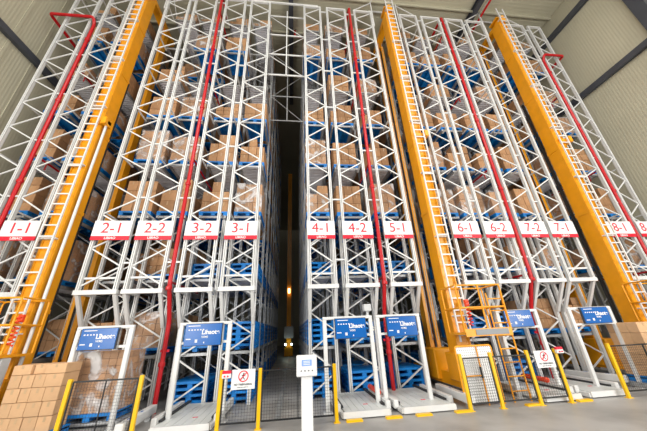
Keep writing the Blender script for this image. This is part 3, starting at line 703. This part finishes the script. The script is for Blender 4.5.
# kiosk
e = E('control_kiosk', (0.25, 5.6, 0), 'white control kiosk on a post in front of the central aisle fence', 'control panel')
P('pedestal', MB().chbox(-0.1, 0.1, -0.06, 0.06, 0.01, 0.86, 0.01).mesh('pedestal', PAPER), e)
P('base_plate', MB().box(-0.15, 0.15, -0.12, 0.12, 0, 0.01).mesh('base_plate', GREY), e)
P('panel_box', MB().chbox(-0.185, 0.185, -0.1, 0.06, 0.86, 1.2, 0.015).mesh('panel_box', PAPER), e)
P('screen', MB().box(-0.09, 0.09, -0.106, -0.1, 1.03, 1.13).mesh('screen', mat('pale_blue_screen', (0.2, 0.32, 0.75), 0.3, emit=((0.2, 0.35, 0.9), 0.3))), e)
bt = MB().lathe((0, 0, 0), [(0.011, 0), (0.011, -0.012)], 10, 'Y').mesh('button', DGREY)
for i in range(4): P('button', bt, e, (-0.1+i*0.067, -0.1, 0.955))
P('keypad_marks', MB().box(-0.06, 0.06, -0.108, -0.106, 1.05, 1.06).box(-0.06, 0.06, -0.108, -0.106, 1.075, 1.085).box(-0.06, 0.06, -0.108, -0.106, 1.1, 1.11).mesh('keypad_marks', PAPER), e)
# grey camera box over gantry at 370,308
T('junction_box', MB().chbox(-0.09, 0.09, -0.08, 0.08, 0, 0.16, 0.01).box(-0.03, 0.03, -0.02, 0.02, -0.1, 0).mesh('junction_box', GREY), (1.80, 6.75, 1.995), 'small grey box on top of the third gantry frame', 'box')

# ---------------------------------------------------------------- foreground carton piles
def base_conveyor(x0, x1, y0, y1, z, label):
    e = E('pallet_conveyor', ((x0+x1)/2, y0, 0), label, 'conveyor', None); h = (x1-x0)/2; L = y1-y0
    for s in (-1, 1): P('side_frame', MB().box(s*h-0.03, s*h+0.03, 0, L, z-0.1, z-0.005).mesh('side_frame', GALV), e)
    rl = MB().tube([(-h+0.03, 0, 0), (h-0.03, 0, 0)], 0.03, 10).mesh('roller', GALV)
    for i in range(int(L/0.14)): P('roller', rl, e, (0, 0.08+i*0.14, z-0.045))
    for s in (-1, 1):
        for yy in (0.1, L-0.1): P('leg', MB().box(s*h-0.025, s*h+0.025, yy-0.03, yy+0.03, 0, z-0.1).mesh('leg', GALV), e)
base_conveyor(-4.62, -3.5, 6.96, 8.0, 0.115, 'low roller conveyor under the wrapped cartons on the left')
T('plastic_pallet', pallet_mb(1.0, 0.9).mesh('plastic_pallet', BLUE), (-4.12, 6.98, 0.118), 'blue plastic pallet under the wrapped cartons behind the left fence', 'pallet')
# wrapped stack
e = E('carton_stack', (-4.12, 6.98, 0.26), 'stretch wrapped brown carton stack behind the left black fence', 'carton stack')
cw, chh, cdp = 0.96/6, 1.12/8, 0.86/3
me = carton_mesh(cw-0.006, cdp-0.006, chh-0.004, tape=False)
for k in range(8):
    for i in range(6): P('carton', me, e, (-0.48+(i+0.5)*cw, 0.02+random.uniform(0, .006), k*chh))
for k in range(8):
    for j in (1, 2): P('carton', carton_mesh(cw-0.006, cdp-0.006, chh-0.004, tape=False), e, (-0.48+5.5*cw, 0.02+j*cdp, k*chh))
P('rear_cartons', MB().box(-0.475, 0.48-cw-0.004, 0.02+cdp, 0.87, 0, 1.115).mesh('rear_cartons', CART), e)
P('stretch_wrap', MB().box(-0.495, 0.495, 0.006, 0.893, 0, 1.14).mesh('stretch_wrap', WRAP), e)
# loose big pale cartons
rows = [(0.0, 0.24, [0.26, 0.2, 0.24, 0.24]), (0.24, 0.23, [0.2, 0.24, 0.26, 0.24]), (0.47, 0.23, [0.25, 0.18, 0.25, 0.26]), (0.70, 0.22, [0.2, 0.22, 0.2, 0.32]), (0.92, 0.17, [0.33, 0.24, 0.37])]
rw = ['bottom row', 'second row from the bottom', 'middle row', 'second row from the top', 'top row']
T('plastic_pallet', pallet_mb(1.0, 0.5).mesh('plastic_pallet', BLUE), (-4.84, 6.42, 0), 'blue plastic pallet under the loose pale cartons at the left edge', 'pallet')
for ri, (z0, hh, ws) in enumerate(rows):
    xx = -5.33
    for i, wi in enumerate(ws):
        yo = 0.0 if not (ri == 4 and i == 1) else 0.05
        pos = ['at the left end', 'second from the left', 'third from the left', 'at the right end'][i] if len(ws) == 4 else ['at the left end', 'slightly recessed in the middle', 'at the right end'][i]
        T('carton', carton_mesh(wi-0.008, 0.42, hh-0.006, CARTL), (xx+wi/2, 6.45+yo+random.uniform(-.01, .01), 0.142+z0), 'pale carton %s of the %s, left edge pile' % (pos, rw[ri]), 'carton', 'loose pale cartons in the left pile', (0, 0, random.uniform(-.01, .01)))
        xx += wi
# small carton row on lowest shelf of 2-1 handled by rack load; right pile
base_conveyor(8.42, 9.6, 6.25, 7.05, 0.13, 'low roller conveyor under the right carton pile')
T('plastic_pallet', pallet_mb(1.1, 0.72).mesh('plastic_pallet', BLUE), (9.0, 6.27, 0.132), 'blue plastic pallet under the big right carton pile', 'pallet')
e = E('carton_stack', (9.0, 6.25, 0.275), 'tall pale carton stack at the right edge behind the fence', 'carton stack')
ch2, cw2, cd2 = 1.2/5, 1.1/3, 0.72/3
me = carton_mesh(cw2-0.006, cd2-0.006, ch2-0.005, CARTL)
for k in range(5):
    for i in range(3):
        for j in range(3):
            if i == 0 or j == 0: P('carton', me, e, (-0.55+(i+0.5)*cw2+random.uniform(-.004, .004), 0.02+j*cd2, k*ch2))
P('rear_cartons', MB().box(-0.18, 0.545, 0.27, 0.72, 0, 1.19).mesh('rear_cartons', CARTL), e)
# grey cabinet by the left crane
e = E('control_cabinet', (-5.75, 6.55, 0.0), 'light grey control cabinet at the foot of the left crane', 'cabinet')
P('body', MB().chbox(-0.16, 0.16, -0.1, 0.1, 0.45, 1.36, 0.01).mesh('body', GREY), e)
P('door', MB().box(-0.14, 0.14, -0.108, -0.1, 0.48, 1.33).mesh('door', PAPER), e)
P('vent', MB().box(-0.04, 0.04, -0.114, -0.108, 1.05, 1.17).mesh('vent', GALV), e)
P('stand', MB().box(-0.12, 0.12, -0.06, 0.06, 0, 0.45).mesh('stand', GREY), e)
